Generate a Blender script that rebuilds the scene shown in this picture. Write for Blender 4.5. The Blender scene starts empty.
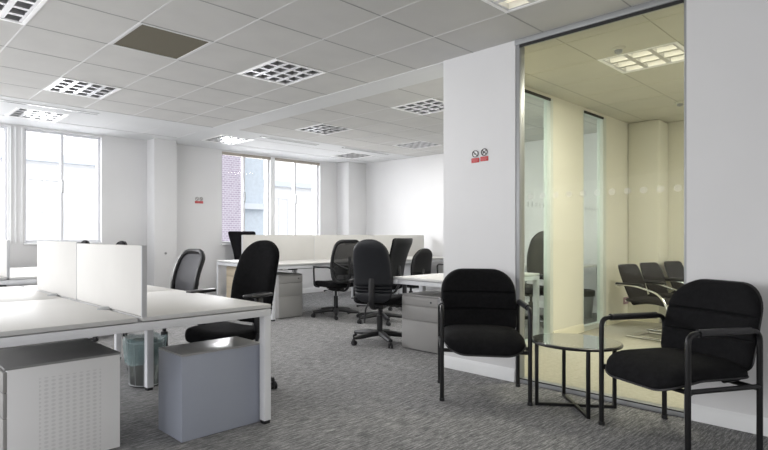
import bpy, bmesh, math, random
from mathutils import Vector, Matrix
random.seed(7)
PI = math.pi
col = bpy.context.scene.collection
H = 2.651            # ceiling height

# ------------------------------------------------------------------ materials
def mat(name, rgb, rough=.6, metal=0, spec=.5, coat=0, alpha=1, emit=None, es=0, trans=0):
    m = bpy.data.materials.new(name); m.use_nodes = True
    b = m.node_tree.nodes['Principled BSDF']
    b.inputs['Base Color'].default_value = (*rgb, 1)
    b.inputs['Roughness'].default_value = rough
    b.inputs['Metallic'].default_value = metal
    b.inputs['Specular IOR Level'].default_value = spec
    b.inputs['Coat Weight'].default_value = coat
    if emit:
        b.inputs['Emission Color'].default_value = (*emit, 1); b.inputs['Emission Strength'].default_value = es
    return m
def N(m, t, **k):
    n = m.node_tree.nodes.new(t)
    for a, v in k.items():
        if a.startswith('i_'): n.inputs[a[2:].replace('_', ' ')].default_value = v
        else: setattr(n, a, v)
    return n
def L(m, a, b): m.node_tree.links.new(a, b)
def noisy(name, rgb, rough=.8, amt=.06, scale=6, bump=0, bscale=300, spec=.3, stretch=(1, 1, 1), **k):
    """plain colour with soft procedural variation and fine bump"""
    m = mat(name, rgb, rough, spec=spec, **k); b = m.node_tree.nodes['Principled BSDF']
    tc = N(m, 'ShaderNodeTexCoord'); mp = N(m, 'ShaderNodeMapping'); mp.inputs['Scale'].default_value = stretch
    L(m, tc.outputs['Object'], mp.inputs['Vector'])
    n = N(m, 'ShaderNodeTexNoise', i_Scale=scale, i_Detail=4.0); L(m, mp.outputs[0], n.inputs['Vector'])
    r = N(m, 'ShaderNodeValToRGB')
    r.color_ramp.elements[0].position = .3; r.color_ramp.elements[1].position = .7
    r.color_ramp.elements[0].color = (*[c * (1 - amt) for c in rgb], 1)
    r.color_ramp.elements[1].color = (*[min(1, c * (1 + amt)) for c in rgb], 1)
    L(m, n.outputs['Fac'], r.inputs[0]); L(m, r.outputs[0], b.inputs['Base Color'])
    if bump:
        n2 = N(m, 'ShaderNodeTexNoise', i_Scale=bscale, i_Detail=2.0); L(m, mp.outputs[0], n2.inputs['Vector'])
        bp = N(m, 'ShaderNodeBump', i_Strength=bump, i_Distance=.002)
        L(m, n2.outputs['Fac'], bp.inputs['Height']); L(m, bp.outputs[0], b.inputs['Normal'])
    return m
M = {}
M['wall'] = noisy('wall_paint', (.74, .74, .75), .85, .015, 2)
M['cream'] = noisy('cream_paint', (.78, .765, .675), .8, .02, 2)
M['plaster'] = noisy('ceiling_plaster', (.76, .77, .78), .9, .015, 2)
M['tile'] = noisy('ceiling_tile', (.66, .655, .64), .92, .03, 3, bump=.2, bscale=400)
M['tile_in'] = noisy('meeting_ceiling_tile', (.62, .61, .545), .92, .03, 3)
M['tbar'] = mat('tbar_white', (.74, .74, .74), .5)
M['tgap'] = mat('tile_gap', (.38, .38, .38), .9)
M['white'] = noisy('white_paint_gloss', (.84, .85, .86), .45, .01, 3)
M['desk'] = noisy('white_desk_laminate', (.66, .65, .63), .55, .015, 3)
M['deskedge'] = noisy('desk_edge', (.62, .62, .62), .5, .02, 9)
M['steel'] = noisy('white_steel', (.74, .75, .78), .4, .02, 4)
M['screen'] = noisy('screen_fabric', (.62, .61, .59), .9, .02, 4, bump=.3, bscale=900)
M['screenedge'] = mat('screen_edge', (.55, .56, .58), .4)
M['grey'] = noisy('grey_metal', (.31, .305, .30), .45, .02, 4)
M['blue'] = noisy('blue_grey_metal', (.33, .355, .42), .34, .03, 3)
M['bluetop'] = noisy('grey_steel_top', (.32, .32, .32), .3, .06, 3, stretch=(9, 1, 1))
M['pedtop'] = mat('ped_top', (.24, .24, .24), .5)
M['black'] = noisy('black_fabric', (.009, .009, .010), .95, .25, 40, bump=.5, bscale=700, spec=.12)
M['blacks'] = noisy('charcoal_shell', (.016, .017, .021), .42, .1, 8, spec=.4)
M['plastic'] = noisy('black_plastic', (.014, .014, .016), .38, .1, 9, spec=.45)
M['tube'] = noisy('black_tube', (.007, .007, .008), .34, .05, 9, spec=.35)
M['charc'] = noisy('charcoal_fabric', (.030, .028, .028), .9, .12, 30, bump=.3, bscale=600, spec=.2)
M['chrome'] = mat('brushed_silver', (.62, .62, .62), .25, metal=1)
M['louvre'] = mat('louvre_aluminium', (.70, .70, .71), .30, metal=.6)
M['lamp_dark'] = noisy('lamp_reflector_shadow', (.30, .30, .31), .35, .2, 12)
M['lampbody'] = mat('lamp_body', (.88, .88, .88), .4, emit=(1, 1, 1), es=.08)
M['tubeoff'] = mat('fluorescent_tube', (.75, .76, .78), .3)
M['tubeon'] = mat('lit_fluorescent_tube', (.9, .9, .85), .3, emit=(1, .93, .75), es=2.2)
M['mirror_on'] = mat('lit_lamp_reflector', (.8, .8, .76), .3, emit=(1, .95, .8), es=.25)
M['vent'] = noisy('olive_vent_mesh', (.17, .155, .115), .9, .2, 200)
M['dark'] = mat('dark_void', (.03, .03, .03), .9)
M['alu'] = mat('grey_aluminium', (.36, .37, .38), .45, metal=.3)
M['lockm'] = mat('lock_metal', (.08, .08, .09), .3, metal=.8)
M['beige'] = noisy('beech_wood', (.66, .57, .43), .6, .05, 4, stretch=(1, 1, 12))
M['red'] = mat('sign_red', (.50, .03, .035), .5)
M['signw'] = mat('sign_white', (.85, .85, .85), .5)
M['signk'] = mat('sign_black', (.04, .03, .03), .5)
M['pink'] = mat('socket_mauve', (.33, .22, .27), .5)
M['rim'] = M['tube']

def carpet():
    m = mat('carpet', (.1, .1, .1), .97, spec=.1); b = m.node_tree.nodes['Principled BSDF']
    tc = N(m, 'ShaderNodeTexCoord')
    def tex(s, scale, det=3.0, rough=.6):
        mp = N(m, 'ShaderNodeMapping'); mp.inputs['Scale'].default_value = s; L(m, tc.outputs['Object'], mp.inputs[0])
        n = N(m, 'ShaderNodeTexNoise', i_Scale=scale, i_Detail=det, i_Roughness=rough); L(m, mp.outputs[0], n.inputs['Vector']); return n
    a = tex((1, 10, 1), 9, 3.0, .7); c = tex((1, 8, 1), 40, 2.0); d = tex((1, 1, 1), 1.2)
    mx = N(m, 'ShaderNodeMath', operation='MULTIPLY_ADD'); mx.inputs[1].default_value = .62
    L(m, a.outputs[0], mx.inputs[0])
    m2 = N(m, 'ShaderNodeMath', operation='MULTIPLY'); m2.inputs[1].default_value = .38; L(m, c.outputs[0], m2.inputs[0]); L(m, m2.outputs[0], mx.inputs[2])
    r = N(m, 'ShaderNodeValToRGB'); e = r.color_ramp.elements
    e[0].position = .38; e[0].color = (.112, .112, .117, 1); e[1].position = .64; e[1].color = (.49, .48, .475, 1)
    x = e.new(.5); x.color = (.23, .23, .233, 1)
    L(m, mx.outputs[0], r.inputs[0])
    L(m, r.outputs[0], b.inputs['Base Color'])
    bp = N(m, 'ShaderNodeBump', i_Strength=.5, i_Distance=.004); L(m, mx.outputs[0], bp.inputs['Height']); L(m, bp.outputs[0], b.inputs['Normal'])
    return m
M['carpet'] = carpet()

def thin_glass(name, tint, refl=.06, rough=0.0, extra=0.0):
    m = bpy.data.materials.new(name); m.use_nodes = True; nt = m.node_tree; nt.nodes.clear()
    o = nt.nodes.new('ShaderNodeOutputMaterial'); t = nt.nodes.new('ShaderNodeBsdfTransparent'); t.inputs[0].default_value = (*tint, 1)
    g = nt.nodes.new('ShaderNodeBsdfGlossy'); g.inputs[0].default_value = (1, 1, 1, 1); g.inputs['Roughness'].default_value = rough
    f = nt.nodes.new('ShaderNodeFresnel'); f.inputs[0].default_value = 1.45
    a = nt.nodes.new('ShaderNodeMath'); a.operation = 'MULTIPLY_ADD'; a.inputs[1].default_value = refl; a.inputs[2].default_value = extra
    nt.links.new(f.outputs[0], a.inputs[0])
    x = nt.nodes.new('ShaderNodeMixShader'); nt.links.new(a.outputs[0], x.inputs[0]); nt.links.new(t.outputs[0], x.inputs[1]); nt.links.new(g.outputs[0], x.inputs[2])
    nt.links.new(x.outputs[0], o.inputs[0]); return m
M['glass'] = thin_glass('partition_glass', (.95, .955, .91), .06)
M['glass2'] = thin_glass('inner_glass', (.95, .985, .975), .08)
M['winglass'] = thin_glass('window_glass', (.97, .98, 1), .08)
M['tableglass'] = thin_glass('smoked_table_glass', (.27, .29, .285), 1.0, .02, .30)
M['bag'] = mat('teal_bag', (.26, .37, .38), .45); M['bag'].node_tree.nodes['Principled BSDF'].inputs['Alpha'].default_value = .45
M['binplastic'] = thin_glass('bin_plastic', (.45, .48, .46), 1.0, .3, .1)
M['dot'] = mat('frosted_dot', (.85, .84, .76), .8, emit=(.8, .79, .68), es=.2); M['dot'].node_tree.nodes['Principled BSDF'].inputs['Alpha'].default_value = .24  # slight glow added so the frosted dots look paler

def meshcloth():
    m = mat('black_mesh', (.018, .018, .02), .8); b = m.node_tree.nodes['Principled BSDF']
    o = m.node_tree.nodes['Material Output']; t = N(m, 'ShaderNodeBsdfTransparent'); x = N(m, 'ShaderNodeMixShader')
    x.inputs[0].default_value = .70
    L(m, t.outputs[0], x.inputs[1]); L(m, b.outputs[0], x.inputs[2]); L(m, x.outputs[0], o.inputs[0]); return m
M['mesh'] = meshcloth()
def meshgrey():
    m = meshcloth(); m.name = 'grey_mesh'; b = m.node_tree.nodes['Principled BSDF']
    b.inputs['Base Color'].default_value = (.14, .14, .155, 1); return m
M['meshg'] = meshgrey()

def dimple():
    """white metal with a diamond pattern of dimples in the middle of the side"""
    m = mat('dimpled_white_metal', (.80, .80, .81), .5); b = m.node_tree.nodes['Principled BSDF']
    tc = N(m, 'ShaderNodeTexCoord'); sx = N(m, 'ShaderNodeSeparateXYZ'); L(m, tc.outputs['Object'], sx.inputs[0])
    def mt(op, a, bb, c=None):
        n = N(m, 'ShaderNodeMath', operation=op)
        for i, v in enumerate((a, bb) if c is None else (a, bb, c)):
            if isinstance(v, (int, float)): n.inputs[i].default_value = v
            else: L(m, v, n.inputs[i])
        return n.outputs[0]
    X, Z = sx.outputs[0], sx.outputs[2]
    u = mt('SINE', mt('MULTIPLY', mt('ADD', mt('MULTIPLY', X, .6), Z), 2 * PI / .040), 0)
    v = mt('SINE', mt('MULTIPLY', mt('SUBTRACT', mt('MULTIPLY', X, .6), Z), 2 * PI / .040), 0)
    p = mt('MULTIPLY', u, v)
    win = mt('MULTIPLY', mt('LESS_THAN', mt('ABSOLUTE', mt('SUBTRACT', X, .30), 0), .15), mt('LESS_THAN', Z, .44))
    h = mt('MULTIPLY', mt('GREATER_THAN', p, .25), win)
    cm = N(m, 'ShaderNodeMix', data_type='RGBA'); cm.inputs[6].default_value = (.82, .82, .83, 1); cm.inputs[7].default_value = (.72, .72, .73, 1)  # shade of the dimples put into the colour as a darker tone
    L(m, h, cm.inputs[0]); L(m, cm.outputs[2], b.inputs['Base Color'])
    bp = N(m, 'ShaderNodeBump', i_Strength=.8, i_Distance=.004); L(m, h, bp.inputs['Height']); L(m, bp.outputs[0], b.inputs['Normal'])
    return m
M['dimple'] = dimple()

def brick():
    m = mat('brick', (.4, .3, .3), .9); b = m.node_tree.nodes['Principled BSDF']
    tc = N(m, 'ShaderNodeTexCoord'); mp = N(m, 'ShaderNodeMapping'); mp.inputs['Rotation'].default_value = (PI / 2, 0, 0)
    L(m, tc.outputs['Object'], mp.inputs[0])
    t = N(m, 'ShaderNodeTexBrick', i_Scale=3.0); t.inputs['Color1'].default_value = (.32, .28, .34, 1); t.inputs['Color2'].default_value = (.38, .34, .40, 1)
    t.inputs['Mortar'].default_value = (.55, .53, .58, 1); t.inputs['Mortar Size'].default_value = .03
    L(m, mp.outputs[0], t.inputs['Vector']); L(m, t.outputs[0], b.inputs['Base Color']); return m
M['brick'] = brick()
M['stone'] = noisy('pale_stone', (.92, .92, .92), .9, .02, 1)
M['extgrey'] = mat('pale_grey_band', (.62, .66, .71), .8)
M['extwin'] = mat('pale_window', (.74, .75, .76), .4)
M['ground'] = noisy('street', (.45, .45, .45), .9, .05, 1)

# ------------------------------------------------------------------ mesh helpers
def smooth(me, ang=40):
    me.polygons.foreach_set('use_smooth', [True] * len(me.polygons))
    try: me.set_sharp_from_angle(angle=math.radians(ang))
    except Exception: pass
def obj(name, bm, m, parent=None, loc=None, rotz=0, ang=40):
    bmesh.ops.recalc_face_normals(bm, faces=bm.faces[:])
    me = bpy.data.meshes.new(name); bm.to_mesh(me); bm.free(); smooth(me, ang)
    ms = m if isinstance(m, (list, tuple)) else [m]
    for x in ms: me.materials.append(x)
    o = bpy.data.objects.new(name, me); col.objects.link(o)
    if parent: o.parent = parent
    if loc: o.location = loc
    o.rotation_euler = (0, 0, rotz)
    return o
def B(): return bmesh.new()
def box(bm, x0, x1, y0, y1, z0, z1, bev=0, mi=0, seg=2):
    v = [bm.verts.new((x, y, z)) for x in (x0, x1) for y in (y0, y1) for z in (z0, z1)]
    fs = [bm.faces.new([v[i] for i in f]) for f in ((0, 1, 3, 2), (4, 6, 7, 5), (0, 4, 5, 1), (2, 3, 7, 6), (0, 2, 6, 4), (1, 5, 7, 3))]
    for f in fs: f.material_index = mi
    if bev:
        es = list({e for f in fs for e in f.edges})
        r = bmesh.ops.bevel(bm, geom=es, offset=bev, segments=seg, affect='EDGES', profile=.5)
        for f in r['faces']: f.material_index = mi
    return bm
def roundpath(pts, r, n=5):
    """polyline with its inner corners rounded"""
    pts = [Vector(p) for p in pts]; out = [pts[0]]
    rs = r if isinstance(r, (list, tuple)) else [r] * (len(pts) - 2)
    for i in range(1, len(pts) - 1):
        a, b, c = pts[i - 1], pts[i], pts[i + 1]; rr = rs[i - 1]
        d1 = (a - b); d2 = (c - b); rr = min(rr, d1.length * .49, d2.length * .49)
        p0 = b + d1.normalized() * rr; p2 = b + d2.normalized() * rr
        for k in range(n + 1):
            t = k / n; out.append(p0 * (1 - t) ** 2 + b * 2 * t * (1 - t) + p2 * t * t)
    out.append(pts[-1]); return out
def tube(bm, pts, r, seg=10, closed=False, flat=1.0, mi=0):
    """swept round (or flattened) tube; r may be a list"""
    pts = [Vector(p) for p in pts]; n = len(pts)
    rs = r if isinstance(r, (list, tuple)) else [r] * n
    rings = []; up = None
    for i, p in enumerate(pts):
        if closed: t = (pts[(i + 1) % n] - pts[i - 1]).normalized()
        else:
            a = pts[max(i - 1, 0)]; b = pts[min(i + 1, n - 1)]; t = (b - a).normalized()
        if up is None:
            up = Vector((0, 0, 1)) if abs(t.z) < .9 else Vector((0, 1, 0))
        s = t.cross(up)
        if s.length < 1e-4: s = t.cross(Vector((1, 0, 0)))
        s.normalize(); up = s.cross(t).normalized()
        rings.append([bm.verts.new(p + s * (math.cos(2 * PI * k / seg) * rs[i]) + up * (math.sin(2 * PI * k / seg) * rs[i] * flat)) for k in range(seg)])
    m = n if closed else n - 1
    for i in range(m):
        A, C = rings[i], rings[(i + 1) % n]
        for k in range(seg):
            f = bm.faces.new((A[k], A[(k + 1) % seg], C[(k + 1) % seg], C[k])); f.material_index = mi
    if not closed:
        for q in (rings[0], rings[-1]):
            f = bm.faces.new(q); f.material_index = mi
    return bm
def lathe(bm, prof, seg=24, c=(0, 0, 0), cap=True):
    rings = []
    for (r, z) in prof: rings.append([bm.verts.new((c[0] + r * math.cos(2 * PI * k / seg), c[1] + r * math.sin(2 * PI * k / seg), c[2] + z)) for k in range(seg)])
    for a, b in zip(rings, rings[1:]):
        for k in range(seg): bm.faces.new((a[k], a[(k + 1) % seg], b[(k + 1) % seg], b[k]))
    if cap: bm.faces.new(rings[0]); bm.faces.new(rings[-1])
    return bm
def pad(bm, Wf, Hh, T, Tb, fn, rc=.05, rt=None, n=16, m=22, grooves=(), gd=.35, p=8, q=2.4, gback=False):
    """upholstered pad: u across, v along, rounded corners; fn(x, v*H, t) -> world point"""
    rt = rc if rt is None else rt
    vs = [(.5 - .5 * math.cos(PI * j / m)) for j in range(m + 1)]
    if grooves:
        vs = sorted(set(vs + [g + d for g in grooves for d in (-.03, -.012, 0, .012, .03)]))
    us = [math.sin(PI / 2 * (-1 + 2 * i / n)) for i in range(n + 1)]
    def hw(v):
        s = v * Hh; w = Wf(v)
        d0 = max(0, rc - s) if rc else 0; d1 = max(0, rt - (Hh - s)) if rt else 0
        cut = 0
        if d0: cut = rc - math.sqrt(max(0, rc * rc - d0 * d0))
        if d1: cut = max(cut, rt - math.sqrt(max(0, rt * rt - d1 * d1)))
        return w - cut
    def th(u, v):
        a = (1 - abs(u) ** p); b = (1 - abs(2 * v - 1) ** p)
        t = (max(0, a) * max(0, b)) ** (1 / q)
        g = 1
        for gv in grooves: g -= gd * math.exp(-((v - gv) / .013) ** 2)
        return t, g
    F, K = [], []
    nv = len(vs) - 1
    for j, v in enumerate(vs):
        w = hw(v); fr, bk = [], []
        for i, u in enumerate(us):
            t, g = th(u, v)
            a = bm.verts.new(fn(u * w, v * Hh, t * T * g)); fr.append(a)
            if i in (0, n) or j in (0, nv): bk.append(a)
            else: bk.append(bm.verts.new(fn(u * w, v * Hh, -t * Tb * (g if gback else 1))))
        F.append(fr); K.append(bk)
    for G in (F, K):
        for j in range(nv):
            for i in range(n):
                q4 = (G[j][i], G[j][i + 1], G[j + 1][i + 1], G[j + 1][i])
                if len(set(q4)) == 4:
                    try: bm.faces.new(q4)
                    except ValueError: pass
    return bm

def tag(o, label=None, cat=None, group=None, kind=None):
    if label: o['label'] = label
    if cat: o['category'] = cat
    if group: o['group'] = group
    if kind: o['kind'] = kind
    return o
def empty(name, label, cat, loc=(0, 0, 0), rotz=0, group=None):
    o = bpy.data.objects.new(name, None); col.objects.link(o); o.empty_display_size = .1
    o.location = loc; o.rotation_euler = (0, 0, rotz)
    return tag(o, label, cat, group)
def struct(name, bm, m, parent=None):
    o = obj(name, bm, m, parent)
    o['kind'] = 'structure'
    return o
def copy_tree(o, parent=None):
    c = o.copy(); col.objects.link(c)
    if parent: c.parent = parent
    for ch in [x for x in bpy.data.objects if x.parent == o]: copy_tree(ch, c)
    return c
def dup(o, loc, rotz, label, group=None):
    c = copy_tree(o); c.location = loc; c.rotation_euler = (0, 0, rotz); c['label'] = label
    if group: c['group'] = group
    return c

# ------------------------------------------------------------------ camera
f_px, cx_px, hy_px, th, eye = 548.33, 316.75, 235.85, .8468, 1.134
cam = bpy.data.cameras.new('camera'); co = bpy.data.objects.new('camera', cam); col.objects.link(co)
cam.sensor_width = 36; cam.lens = f_px / 768 * 36
cam.shift_x = (384 - cx_px) / 768; cam.shift_y = (hy_px - 225) / 768
co.location = (0, 0, eye); co.rotation_euler = (PI / 2, 0, th - PI / 2)
cam.clip_start = .05; cam.clip_end = 200
bpy.context.scene.camera = co

# ------------------------------------------------------------------ setting
PX = 3.974           # partition face
WY = 8.30            # window wall face
RX = 8.42            # far right wall face
SY = 2.76            # meeting room side wall, inner face
struct('floor', box(B(), -5, RX + .2, -5, WY + .25, -.1, 0), M['carpet'])
struct('floor_meeting', box(B(), PX + .09, RX, -5, SY, -.02, .004), noisy('beige_glare_carpet', (.50, .48, .41), .95, .08, 30))  # pale beige glare on this floor is put into its colour
# window wall
bm = B()
box(bm, -5, RX + .2, WY, WY + .25, 0, 1.03)
box(bm, -5, RX + .2, WY, WY + .25, 2.615, H + .2)
for a, b in ((-5, -4.2), (-2.6, -2.4), (-.9, -.7), (.62, .75), (1.78, 1.985), (3.03, 5.12), (7.43, RX + .2)):
    box(bm, a, b, WY, WY + .25, 1.03, 2.615)
struct('wall_back', bm, M['wall'])
struct('wall_right', box(B(), RX, RX + .2, -5, WY, 0, H + .2), M['wall'])
# pilasters
struct('trim_1', box(B(), 3.74, 4.12, 8.03, WY, 0, H, .004), M['wall'])
bm = box(B(), 7.90, RX, 7.95, WY, 0, H, .004); struct('trim_2', bm, M['wall'])
# partition
bm = B()
box(bm, PX, PX + .11, 2.168, 2.835, 0, H + .03)
box(bm, PX, PX + .11, -5, 1.03, 0, H + .03)
struct('wall_partition', bm, M['wall'])
# meeting room side wall in short pieces between the inner panes
SX = [(PX + .11, 5.14), (5.86, 6.62), (7.30, RX)]
bm = B()
for a, b in SX: box(bm, a, b, SY, SY + .07, 0, H + .03)
for a, b in ((5.14, 5.86), (6.62, 7.30)): box(bm, a, b, SY, SY + .07, 2.615, H + .03)
struct('wall_side', bm, M['cream'])
bm = B()
box(bm, PX + .111, PX + .121, 2.168, SY, 0, H)       # cream lining of the partition inside the meeting room
box(bm, PX + .111, PX + .121, -1, 1.03, 0, H)
box(bm, RX - .02, RX - .001, -5, SY, 0, H); box(bm, 8.02, RX - .02, 2.38, SY, 0, H, .03)
struct('wall_meeting', bm, M['cream'])
# baseboards
def skirt(bm, x0, y0, x1, y1, nx, ny, h=.10, t=.016):
    prof = [(0, 0), (t, 0), (t, h * .72), (t * .65, h * .86), (t * .35, h), (0, h)]
    A = [bm.verts.new((x0 + nx * a, y0 + ny * a, z)) for a, z in prof]; Bv = [bm.verts.new((x1 + nx * a, y1 + ny * a, z)) for a, z in prof]
    for i in range(len(prof)):
        j = (i + 1) % len(prof); bm.faces.new((A[i], A[j], Bv[j], Bv[i]))
    bm.faces.new(A); bm.faces.new(Bv)
bm = B(); skirt(bm, PX, 2.168, PX, 2.835, -1, 0); struct('baseboard_partition', bm, M['white'])
bm = B(); skirt(bm, PX, -5, PX, 1.03, -1, 0); struct('baseboard_front', bm, M['white'])
bm = B()
for a, b in SX: skirt(bm, a, SY, b, SY, 0, -1)
skirt(bm, 8.02, 2.38, 8.02, SY, -1, 0); skirt(bm, RX - .02, -5, RX - .02, 2.38, -1, 0)
struct('baseboard_meeting', bm, noisy('cream_gloss', (.80, .77, .62), .45, .01, 3))
bm = B(); skirt(bm, -5, WY, 3.74, WY, 0, -1); skirt(bm, 4.12, WY, 7.9, WY, 0, -1); skirt(bm, 3.74, 8.03, 4.12, 8.03, 0, -1); struct('baseboard_back', bm, M['white'])
bm = B(); skirt(bm, RX, SY + .07, RX, WY, -1, 0); struct('baseboard_right', bm, M['white'])

# ceiling: plaster margins, tiled fields with openings for the fittings
lights_main = [(.439, 3.741), (1.639, 5.541), (2.839, 3.741), (2.839, 1.341)]
vent_at = (1.639, 3.741)
lights_r = [(4.95, 5.48), (4.95, 3.68), (7.02, 5.44)]
lights_win = [(1.63, 7.18), (4.38, 7.12), (7.08, 7.02)]
light_meet = [(4.93, 1.34)]
def field(x0, x1, y0, y1, holes, gx, gy, mt, name, bars=True, gm=None):
    xs = sorted({x0, x1} | {min(max(v, x0), x1) for h in holes for v in (h[0], h[0] + .6)})
    ys = sorted({y0, y1} | {min(max(v, y0), y1) for h in holes for v in (h[1], h[1] + .6)})
    bm = B()
    for i in range(len(xs) - 1):
        for j in range(len(ys) - 1):
            mx, my = (xs[i] + xs[i + 1]) / 2, (ys[j] + ys[j + 1]) / 2
            if any(h[0] < mx < h[0] + .6 and h[1] < my < h[1] + .6 for h in holes): continue
            bm.faces.new([bm.verts.new(p) for p in ((xs[i], ys[j], H), (xs[i + 1], ys[j], H), (xs[i + 1], ys[j + 1], H), (xs[i], ys[j + 1], H))])
    c = struct(name, bm, mt)
    if not bars: return c
    bm = B()
    k0 = math.ceil((x0 - gx) / .6 - 1e-6); k = k0
    def seg(a0, a1, fixed, axis, w, d, mi):
        # cut the strip where it would cross an opening
        cuts = [a0, a1] + [v for h in holes for v in ((h[1], h[1] + .6) if axis == 'y' else (h[0], h[0] + .6)) if a0 < v < a1]
        cuts = sorted(set(cuts))
        for s, e in zip(cuts, cuts[1:]):
            md = (s + e) / 2; px, py = (fixed, md) if axis == 'y' else (md, fixed)
            if any(h[0] + .015 < px < h[0] + .585 and h[1] + .015 < py < h[1] + .585 for h in holes): continue
            if axis == 'y': box(bm, fixed - w / 2, fixed + w / 2, s, e, H - d, H + .004, 0, mi)
            else: box(bm, s, e, fixed - w / 2, fixed + w / 2, H - d * .8, H + .004, 0, mi)
    while gx + k * .6 < x1 + 1e-6:
        seg(y0, y1, gx + k * .6, 'y', .012, .002, 0); k += 1
    k = math.ceil((y0 - gy) / .6 - 1e-6)
    while gy + k * .6 < y1 + 1e-6:
        seg(x0, x1, gy + k * .6, 'x', .009, .0015, 1); k += 1
    obj('ceiling_grid', bm, gm or [M['tbar'], M['tgap']], c)
    return c
field(-5, 3.99, -5, 6.70, lights_main + [vent_at], 1.039, 3.741, M['tile'], 'ceiling')
field(4.36, RX, SY + .07, 6.62, lights_r, 4.95, 3.68, M['tile'], 'ceiling_right')
field(-5, 3.99, 7.18, 7.78, lights_win[:1], 1.03, 7.18, M['plaster'], 'ceiling_window')
field(4.36, RX, 7.02, 7.78, lights_win[1:], 4.38, 7.12, M['plaster'], 'ceiling_far')
field(PX + .11, RX, -5, SY, light_meet, 4.93, 1.34, M['tile_in'], 'ceiling_meeting', True, [mat('meeting_bar', (.60, .59, .50), .7), mat('meeting_gap', (.40, .39, .33), .8)])
bm = B()
box(bm, -5, 3.99, 6.70, 7.18, H - .004, H + .05); box(bm, -5, 3.99, 7.78, WY, H - .004, H + .05)
box(bm, 3.99, 4.36, 2.835, WY, H - .005, H + .05)
box(bm, 4.36, RX, 6.62, 7.02, H - .004, H + .05); box(bm, 4.36, RX, 7.78, WY, H - .004, H + .05)
struct('trim_3', bm, M['plaster'])
struct('ceiling_light_seal', box(B(), -5, RX + .2, -5, WY + .25, H + .2, H + .3), M['plaster'])  # unseen slab added above the tiles to keep sky light out
struct('ceiling_void', box(B(), -5, RX, -5, WY, H + .13, H + .19), M['dark'])

# slot diffusers
def slot(x0, x1, y, lab, wht):
    t = empty('air_slot_diffuser', lab, 'air vent', ((x0 + x1) / 2, y, H - .012), 0)
    hw = (x1 - x0) / 2
    obj('frame', box(box(B(), -hw, hw, -.055, -.022, 0, .008), -hw, hw, .022, .055, 0, .008), M['plaster'], t)
    obj('slot', box(B(), -hw, hw, -.022, .022, .002, .0078), M['lockm'], t)
slot(-1.2, 2.48, 6.92, 'long dark slot diffuser in the ceiling in front of the left windows', 0)
slot(4.90, 6.05, 6.84, 'short dark slot diffuser in the ceiling in front of the middle window', 0)
slot(6.55, 7.75, 6.74, 'dark slot diffuser in the ceiling near the far right wall', 0)

# window frames
def window(n, x0, x1, mull, z0=1.03, z1=2.615, blind=False):
    bm = B(); y0, y1 = WY + .06, WY + .12; w = .035
    box(bm, x0, x0 + w, y0, y1, z0, z1, .004); box(bm, x1 - w, x1, y0, y1, z0, z1, .004)
    box(bm, x0 + w, x1 - w, y0, y1, z1 - .03, z1, .004); box(bm, x0 + w, x1 - w, y0, y1, z0, z0 + .05, .004)
    for q in mull: box(bm, q - .02, q + .02, y0 - .01, y1, z0 + .05, z1 - .03, .004)
    w_ = struct('window_%d' % n, bm, M['steel'])
    g = obj('window_pane', box(B(), x0 + w, x1 - w, y0 + .02, y0 + .028, z0 + .05, z1 - .03), M['winglass'], w_)
    bm = B()
    for q in mull: box(bm, q - .012, q + .012, y0 - .04, y0 - .01, 1.75, 1.93, .004)
    obj('window_handle', bm, M['alu'], w_)
    if blind: obj('blind_cassette', box(B(), x0, x1, WY + .005, WY + .06, z1 - .05, z1, .006), noisy('beige_cassette', (.42, .38, .33), .6), w_)
    obj('window_sill', box(B(), x0 - .02, x1 + .02, WY - .03, WY + .10, z0 - .02, z0 + .004, .004), M['white'], w_)
window(1, .75, 1.78, (1.27,)); window(2, 1.985, 3.03, (2.487,))
window(3, 5.12, 6.19, (5.62,), .99, 2.615, True); window(4, 6.29, 7.43, (6.82,), .99, 2.615, True)
struct('trim_4', box(B(), 6.19, 6.29, WY + .01, WY + .2, 1.0, 2.615, .004), M['white'])
window(5, -.7, .62, (-.04,)); window(6, -2.4, -.9, (-1.65,))
# pier between the left windows: vertical casing strips
bm = B()
for x in (1.80, 1.86, 1.94): box(bm, x, x + .02, WY - .02, WY, 1.03, 2.615, .003)
struct('trim_5', bm, M['white'])

# glazed partition
bm = B(); gx = PX + .045
g = struct('window_7', box(box(box(box(B(), PX + .005, PX + .085, 2.135, 2.168, 0, H, .003), PX + .005, PX + .085, 1.03, 1.045, 0, H, .003),
      PX - .012, PX + .085, 1.03, 2.168, 2.61, H, .003), PX + .005, PX + .085, 1.045, 2.135, 0, .035, .003), M['alu'])
obj('window_pane', box(B(), gx, gx + .012, 1.045, 2.135, .035, 2.61), M['glass'], g)
obj('track_gasket', box(B(), PX + .0, PX + .004, 1.045, 2.135, 2.588, 2.612), M['dark'], g)
obj('floor_gasket', box(B(), PX + .0, PX + .004, 1.045, 2.135, .030, .038), M['dark'], g)
bm = B()
for k in range(11):
    y = 2.068 - .098 * k
    vs = [bm.verts.new((gx - .001, y + .023 * math.cos(a * PI / 12), 1.437 + .023 * math.sin(a * PI / 12))) for a in range(24)]
    bm.faces.new(vs)
obj('frosted_dots', bm, M['dot'], g)
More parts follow.
